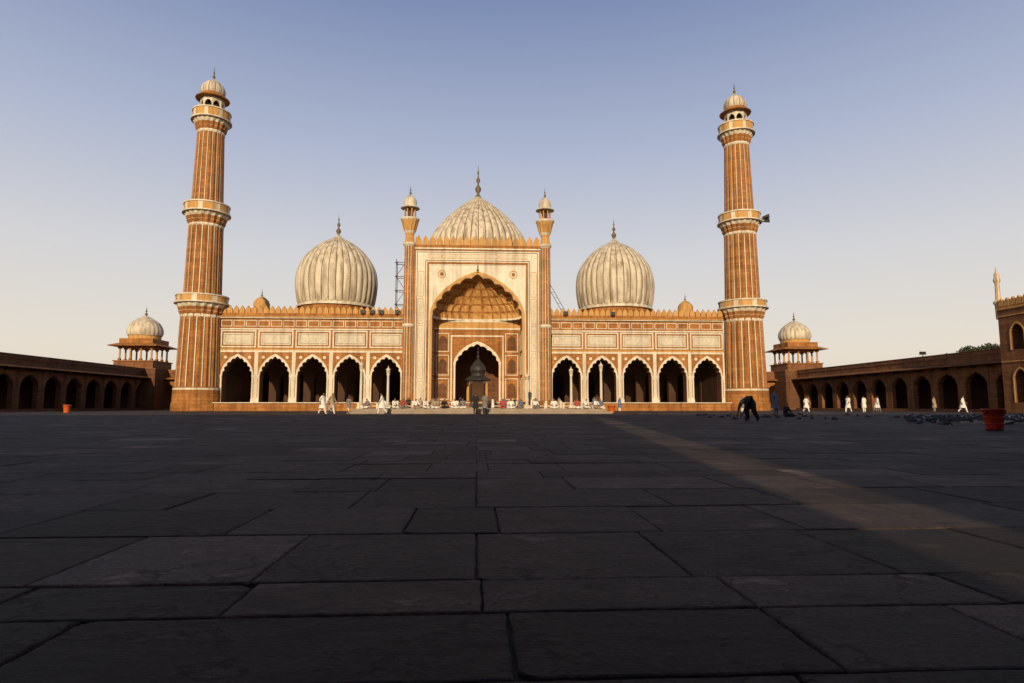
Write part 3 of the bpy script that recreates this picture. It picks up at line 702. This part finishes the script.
# ---------------------------------------------------------------- people
def hand(J,E,side,wrist,palm,idx):
    w=Vector(wrist);p=Vector(palm);d=(p-w).normalized(); lat=Vector((0,-1,0)) if abs(d.z)>.5 else Vector((1,0,0))
    lat=(lat-d*lat.dot(d)).normalized(); nn=d.cross(lat)*side
    base=idx
    for f in range(4):
        off=(f-1.5)*.022; ln=(.075,.085,.08,.06)[f]
        a=p+d*.03+lat*off; b_=a+d*ln*.55-nn*.006; c=b_+d*ln*.4-nn*.025
        i0=len(J); J.append((*a,.010,'skin')); J.append((*b_,.009,'skin')); J.append((*c,.007,'skin')); E+= [(base,i0),(i0,i0+1),(i0+1,i0+2)]
    a=p-d*.01+lat*.045; b_=a+d*.04+lat*.015; i0=len(J); J.append((*a,.012,'skin')); J.append((*b_,.009,'skin')); E+=[(base,i0),(i0,i0+1)]
def figure(pose):
    q={}
    if pose=='stand':
        q=dict(pel=(0,0,.95),spi=(0,0,1.14),che=(0,0,1.33),nec=(0,.01,1.47),hb=(0,0,1.54),hc=(0,-.02,1.61),ht=(0,-.005,1.67),
           sh=[(-.18,.01,1.41),(.18,.01,1.41)],el=[(-.24,.04,1.13),(.24,.03,1.13)],wr=[(-.25,-.06,.90),(.25,-.08,.90)],pa=[(-.25,-.08,.83),(.25,-.1,.83)],
           hi=[(-.09,0,.9),(.09,0,.9)],kn=[(-.1,-.02,.5),(.11,-.03,.5)],an=[(-.1,.03,.09),(.12,.02,.09)],to=[(-.12,-.14,.03),(.15,-.14,.03)])
    if pose=='walk':
        q=dict(pel=(0,0,.93),spi=(0,-.01,1.12),che=(0,-.03,1.31),nec=(0,-.04,1.45),hb=(0,-.055,1.52),hc=(0,-.08,1.59),ht=(0,-.065,1.65),
           sh=[(-.18,0,1.39),(.18,-.05,1.39)],el=[(-.24,.14,1.15),(.24,-.12,1.12)],wr=[(-.24,.1,.92),(.24,-.28,.96)],pa=[(-.24,.08,.85),(.24,-.34,.92)],
           hi=[(-.09,-.02,.89),(.09,.02,.89)],kn=[(-.09,-.2,.52),(.1,.08,.49)],an=[(-.09,-.3,.1),(.1,.38,.18)],to=[(-.1,-.46,.05),(.11,.26,.035)])
    if pose=='sit':
        q=dict(pel=(0,0,.13),spi=(0,.0,.33),che=(0,-.04,.53),nec=(0,-.07,.67),hb=(0,-.09,.74),hc=(0,-.12,.81),ht=(0,-.105,.87),
           sh=[(-.18,-.05,.61),(.18,-.05,.61)],el=[(-.27,-.13,.36),(.27,-.14,.36)],wr=[(-.17,-.32,.27),(.2,-.32,.26)],pa=[(-.12,-.38,.25),(.16,-.39,.24)],
           hi=[(-.1,-.02,.12),(.1,-.02,.12)],kn=[(-.36,-.32,.16),(.36,-.32,.15)],an=[(.02,-.42,.07),(-.04,-.32,.07)],to=[(.16,-.47,.045),(-.18,-.38,.045)])
    if pose=='bend':
        q=dict(pel=(0,.12,.80),spi=(0,-.02,.90),che=(0,-.20,.88),nec=(0,-.34,.80),hb=(0,-.40,.75),hc=(0,-.46,.69),ht=(0,-.50,.64),
           sh=[(-.18,-.29,.82),(.18,-.29,.82)],el=[(-.22,-.36,.55),(.22,-.38,.55)],wr=[(-.18,-.46,.33),(.16,-.48,.34)],pa=[(-.16,-.49,.27),(.13,-.51,.28)],
           hi=[(-.1,.1,.76),(.1,.1,.76)],kn=[(-.16,-.04,.44),(.2,.06,.45)],an=[(-.2,.10,.09),(.26,.24,.09)],to=[(-.24,-.06,.03),(.32,.09,.03)])
    J=[];E=[]
    def add(p,r,m): J.append((*p,r,m)); return len(J)-1
    fat=1.35 if pose=='bend' else 1.0
    pe=add(q['pel'],.15*fat,'leg'); s_=add(q['spi'],.145*fat,'top'); c=add(q['che'],.16*fat,'top'); n_=add(q['nec'],.06,'skin'); hb=add(q['hb'],.055,'skin'); hc=add(q['hc'],.092,'skin'); ht=add(q['ht'],.07,'hair')
    E+=[(pe,s_),(s_,c),(c,n_),(n_,hb),(hb,hc),(hc,ht)]
    for k in (0,1):
        sh=add(q['sh'][k],.075,'top'); el=add(q['el'][k],.058,'top'); wr=add(q['wr'][k],.031,'skin'); pa=add(q['pa'][k],.034,'skin'); E+=[(c,sh),(sh,el),(el,wr),(wr,pa)]
        hand(J,E,1 if k else -1,q['wr'][k],q['pa'][k],pa)
        hi=add(q['hi'][k],.12*fat,'leg'); kn=add(q['kn'][k],.09*fat,'leg'); an=add(q['an'][k],.055*fat,'leg'); to=add(q['to'][k],.035,'shoe'); E+=[(pe,hi),(hi,kn),(kn,an),(an,to)]
    me=bpy.data.meshes.new('tmp'); me.from_pydata([j[:3] for j in J],E,[]); o=bpy.data.objects.new('tmp',me); S.collection.objects.link(o)
    o.modifiers.new('s','SKIN'); sv=me.skin_vertices[0].data
    for i,j in enumerate(J): sv[i].radius=(j[3],j[3])
    sv[0].use_root=True
    o.modifiers.new('u','SUBSURF').levels=1; o.modifiers['u'].render_levels=1
    dg=bpy.context.evaluated_depsgraph_get(); dg.update()
    nm=bpy.data.meshes.new_from_object(o.evaluated_get(dg))
    mb=MB()
    for w_ in ('skin','top','leg','shoe','hair'): mb.mats.append(w_)
    vs=[Vector(v.co) for v in nm.vertices]
    segs=[]
    for a,b_ in E:
        segs.append((Vector(J[a][:3]),Vector(J[b_][:3]),J[a][4],J[b_][4]))
    mb.v=[tuple(v) for v in vs]
    HC=Vector(q['hc']); up=(Vector(q['ht'])-Vector(q['hb'])).normalized(); fw=Vector((0,-1,0)); fw=(fw-up*fw.dot(up)).normalized()
    if pose=='bend': fw=Vector((0,-.5,-.85)); fw=(fw-up*fw.dot(up)).normalized()
    for p in nm.polygons:
        cc=Vector(p.center); best=None
        for a,b_,ma,mb_ in segs:
            ab=b_-a; t=max(0,min(1,(cc-a).dot(ab)/ab.length_squared)); dd=(cc-(a+ab*t)).length
            if best is None or dd<best[0]: best=(dd,ma if t<.6 else mb_)
        mt=best[1]
        if mt in('skin','hair') and (cc-HC).length<.2:
            r_=cc-HC; mt='hair' if (r_.dot(up)>.045 or (r_.dot(fw)<-.02 and r_.dot(up)>-.05)) else 'skin'
        mb.f.append(tuple(p.vertices)); mb.m.append(mb.mats.index(mt)); mb.s.append(True)
    rt=up.cross(fw)
    def P_(a,b_,c_): return HC+rt*a+up*b_+fw*c_
    mb.tube(P_(0,.015,.075),P_(0,-.02,.105),.008,'skin',6,.015)
    for e_ in (-1,1):
        mb.tube(P_(e_*.032,.01,.07),P_(e_*.032,.01,.086),.011,'shoe',6,.008)
        mb.tube(P_(e_*.08,-.005,.0),P_(e_*.098,-.005,-.008),.026,'skin',6,.016)
    mb.tube(P_(-.022,-.048,.08),P_(.022,-.048,.08),.006,'shoe',5)
    if pose in('stand','walk'):
        k=len(mb.v); N=18; rings=[(1.10,.165,.14),(.95,.19,.165),(.8,.21,.185),(.65,.23,.205),(.48,.25,.23)]
        st=1.0 if pose=='stand' else 1.35
        for z,rx,ry in rings:
            for i in range(N):
                t=2*pi*i/N; f=1+.05*math.sin(5*t+z*3)*(1.06-z)*2; ey=ry*(1+(st-1)*(1.06-z)/.54)
                mb.v.append((rx*f*math.cos(t),ey*f*math.sin(t),z))
        for j in range(len(rings)-1):
            for i in range(N):
                i2=(i+1)%N; mb.f.append((k+j*N+i,k+j*N+i2,k+(j+1)*N+i2,k+(j+1)*N+i)); mb.m.append(1); mb.s.append(True)
    bpy.data.objects.remove(o)
    return mb
FIG={p:figure(p) for p in('stand','walk','sit','bend')}
def person(pose,x,y_,rot,top,leg,z=0.0,sc=1.0,hair='hair_black',name='person'):
    mb=FIG[pose]
    me=bpy.data.meshes.new('figure_'+pose); me.from_pydata(mb.v,[],mb.f)
    for q in ('skin_tone',top,leg,'hair_black',hair): me.materials.append(MAT[q])
    me.polygons.foreach_set('material_index',mb.m); me.polygons.foreach_set('use_smooth',mb.s); me.update()
    o=bpy.data.objects.new(name,me); S.collection.objects.link(o); o.location=(x,y_,z); o.rotation_euler=(0,0,math.radians(rot)); o.scale=(sc,)*3
    return o
person('walk',-11.85,49,80,'cloth_white','cloth_white'); person('walk',-11.3,49.6,70,'cloth_tan','cloth_white')
person('bend',11.75,26.5,-75,'cloth_black','cloth_black')
person('stand',19.5,40,20,'cloth_blue','cloth_grey'); person('sit',18.4,36.5,30,'cloth_black','cloth_black',sc=.95)
person('walk',36.6,60,-60,'cloth_white','cloth_white'); person('stand',39.5,62,200,'cloth_white','cloth_white'); person('walk',41.2,62.5,90,'cloth_white','cloth_grey')
person('walk',46.8,58,60,'cloth_white','cloth_white'); person('stand',50.0,66,30,'cloth_tan','cloth_grey'); person('stand',43.5,66,0,'cloth_red','cloth_grey')
person('walk',34.5,64,40,'cloth_white','cloth_white'); person('stand',28.5,66,40,'cloth_grey','cloth_white')
person('stand',-.1,51,170,'cloth_black','cloth_black'); person('stand',.65,51.5,150,'cloth_grey','cloth_black')
person('walk',-7.6,50.8,-80,'cloth_white','cloth_white')
for i,(x,t,l_) in enumerate([(-9.2,'cloth_grey','cloth_white'),(-7.9,'cloth_white','cloth_white'),(-7.0,'cloth_white','cloth_white'),(-6.3,'cloth_red','cloth_grey'),(-5.2,'cloth_white','cloth_tan'),(-4.4,'cloth_white','cloth_white'),(-3.6,'cloth_tan','cloth_white'),(-2.8,'cloth_black','cloth_black'),(-1.9,'cloth_white','cloth_white'),(-1.2,'cloth_grey','cloth_white'),(2.2,'cloth_red','cloth_red'),(2.9,'cloth_white','cloth_white'),(3.8,'cloth_blue','cloth_grey'),(5.0,'cloth_white','cloth_grey'),(6.6,'cloth_white','cloth_white'),(8.6,'cloth_red','cloth_white'),(9.3,'cloth_white','cloth_white'),(10.2,'cloth_white','cloth_tan'),(10.7,'cloth_blue','cloth_white')]):
    person('sit',x,53.55+random.uniform(-.15,.3),random.uniform(-50,50),t,l_,z=.42,hair='cloth_white' if i%3==1 else 'hair_black')
for i,(x,y_) in enumerate(((-4.5,73),(-2,74.5),(3.2,74),(7,75),(-8,74),(-14.5,72),(13.2,70),(-5.2,74),(1.9,75),(4.6,76),(-6.8,76),(17,74),(-17.5,76),(9.6,73))): person(random.choice(['stand','walk']),x,y_,random.uniform(0,360),random.choice(['cloth_white','cloth_blue','cloth_tan','cloth_grey','cloth_black']),'cloth_white')

# ---------------------------------------------------------------- pigeons
mb=MB()
def pigeon(x,y_,a,peck,mt='feather_grey'):
    R=Matrix.Rotation(a,3,'Z')
    rings=[(-.17,.075,.004,.03),(-.10,.085,.022,.03),(-.04,.10,.048,.045),(.03,.11,.052,.052),(.08,.125 ,.038,.042),(.11,.15 if not peck else .09,.022,.024),(.125,.185 if not peck else .06,.024,.025),(.15,.19 if not peck else .045,.018,.018),(.165,.185 if not peck else .03,.004,.005)]
    k=len(mb.v);N=8
    for (u,z,rx,rz) in rings:
        for i in range(N):
            t=2*pi*i/N; p=R@Vector((u,rx*math.cos(t),z+rz*math.sin(t))); mb.v.append((x+p.x,y_+p.y,p.z))
    for j in range(len(rings)-1):
        for i in range(N):
            i2=(i+1)%N; mb.f.append((k+j*N+i,k+j*N+i2,k+(j+1)*N+i2,k+(j+1)*N+i)); mb.m.append(mb.mi(mt)); mb.s.append(True)
    for s_ in (-.02,.02):
        p=R@Vector((.01,s_,.07)); q=R@Vector((.015,s_,.0)); mb.tube((x+p.x,y_+p.y,p.z),(x+q.x,y_+q.y,.004),.004,'red_plastic',4)
    b_=rings[-1]; p=R@Vector((b_[0],0,b_[1])); q=R@Vector((b_[0]+.02,0,b_[1]-.008)); mb.tube((x+p.x,y_+p.y,p.z),(x+q.x,y_+q.y,q.z),.005,'dark_metal',4,.001)
for i in range(300):
    y_=random.gauss(29.5,4.5); r_=random.uniform(.71,.95)
    if y_<19: continue
    pigeon(y_*r_,y_,random.uniform(0,2*pi),random.random()<.5,'feather_pale' if random.random()<.15 else 'feather_grey')
for i in range(40): pigeon(random.uniform(11,24),random.uniform(26,46),random.uniform(0,6.3),True)
mb.obj('pigeon_flock')
mb=MB()
for i in range(3500):
    y_=random.gauss(25.0,1.3); x=y_*random.uniform(.80,.98); s_=random.uniform(.015,.03); a=random.uniform(0,3)
    c=Vector((x,y_,.012)); u=Vector((math.cos(a),math.sin(a),.2))*s_; w=Vector((-math.sin(a),math.cos(a),.2))*s_
    mb.face([c+u,c+w,c-u,c-w+Vector((0,0,.008))],'grain')
mb.obj('scattered_grain')

# ---------------------------------------------------------------- light
EL=math.radians(18); AZ=math.radians(8)
d=Vector((math.sin(AZ)*math.cos(EL),math.cos(AZ)*math.cos(EL),-math.sin(EL)))
sun=bpy.data.lights.new('sun','SUN'); sun.energy=4.2; sun.angle=math.radians(.55); sun.color=(1,.78,.48)
so=bpy.data.objects.new('sun',sun); S.collection.objects.link(so); so.rotation_euler=d.to_track_quat('-Z','Y').to_euler()
w=bpy.data.worlds.new('World'); S.world=w; w.use_nodes=True; n=w.node_tree.nodes; l=w.node_tree.links
bg=n['Background']; bg.inputs['Strength'].default_value=.1
sky=n.new('ShaderNodeTexSky'); sky.sky_type='NISHITA'; sky.sun_disc=False; sky.sun_elevation=EL; sky.sun_rotation=math.radians(188); sky.dust_density=3; sky.air_density=1
tc=n.new('ShaderNodeTexCoord'); sp=n.new('ShaderNodeSeparateXYZ'); l.new(tc.outputs['Generated'],sp.inputs[0])
r=n.new('ShaderNodeValToRGB'); e=r.color_ramp.elements
e[0].position=0; e[0].color=(.86,.74,.58,1); e[1].position=1; e[1].color=(.042,.050,.085,1)
for p,c in ((.08,(.84,.76,.65,1)),(.22,(.70,.69,.70,1)),(.38,(.45,.50,.65,1)),(.56,(.22,.285,.48,1)),(.72,(.08,.10,.18,1))):
    x=e.new(p); x.color=c
l.new(sp.outputs[2],r.inputs[0])
sc=n.new('ShaderNodeVectorMath'); sc.operation='SCALE'; sc.inputs['Scale'].default_value=10; l.new(r.outputs[0],sc.inputs[0])
mx=n.new('ShaderNodeMixRGB'); mx.inputs[0].default_value=.9; l.new(sky.outputs[0],mx.inputs[1]); l.new(sc.outputs[0],mx.inputs[2]); l.new(mx.outputs[0],bg.inputs['Color'])
cam=bpy.data.cameras.new('camera'); co=bpy.data.objects.new('camera',cam); S.collection.objects.link(co); S.camera=co
co.location=(0,0,.65); co.rotation_euler=(math.radians(95.9),0,math.radians(-3.2)); cam.lens=21.94; cam.sensor_width=36; cam.clip_start=.05; cam.clip_end=6000
S.view_settings.view_transform='Standard'; S.view_settings.look='None'; S.view_settings.exposure=0
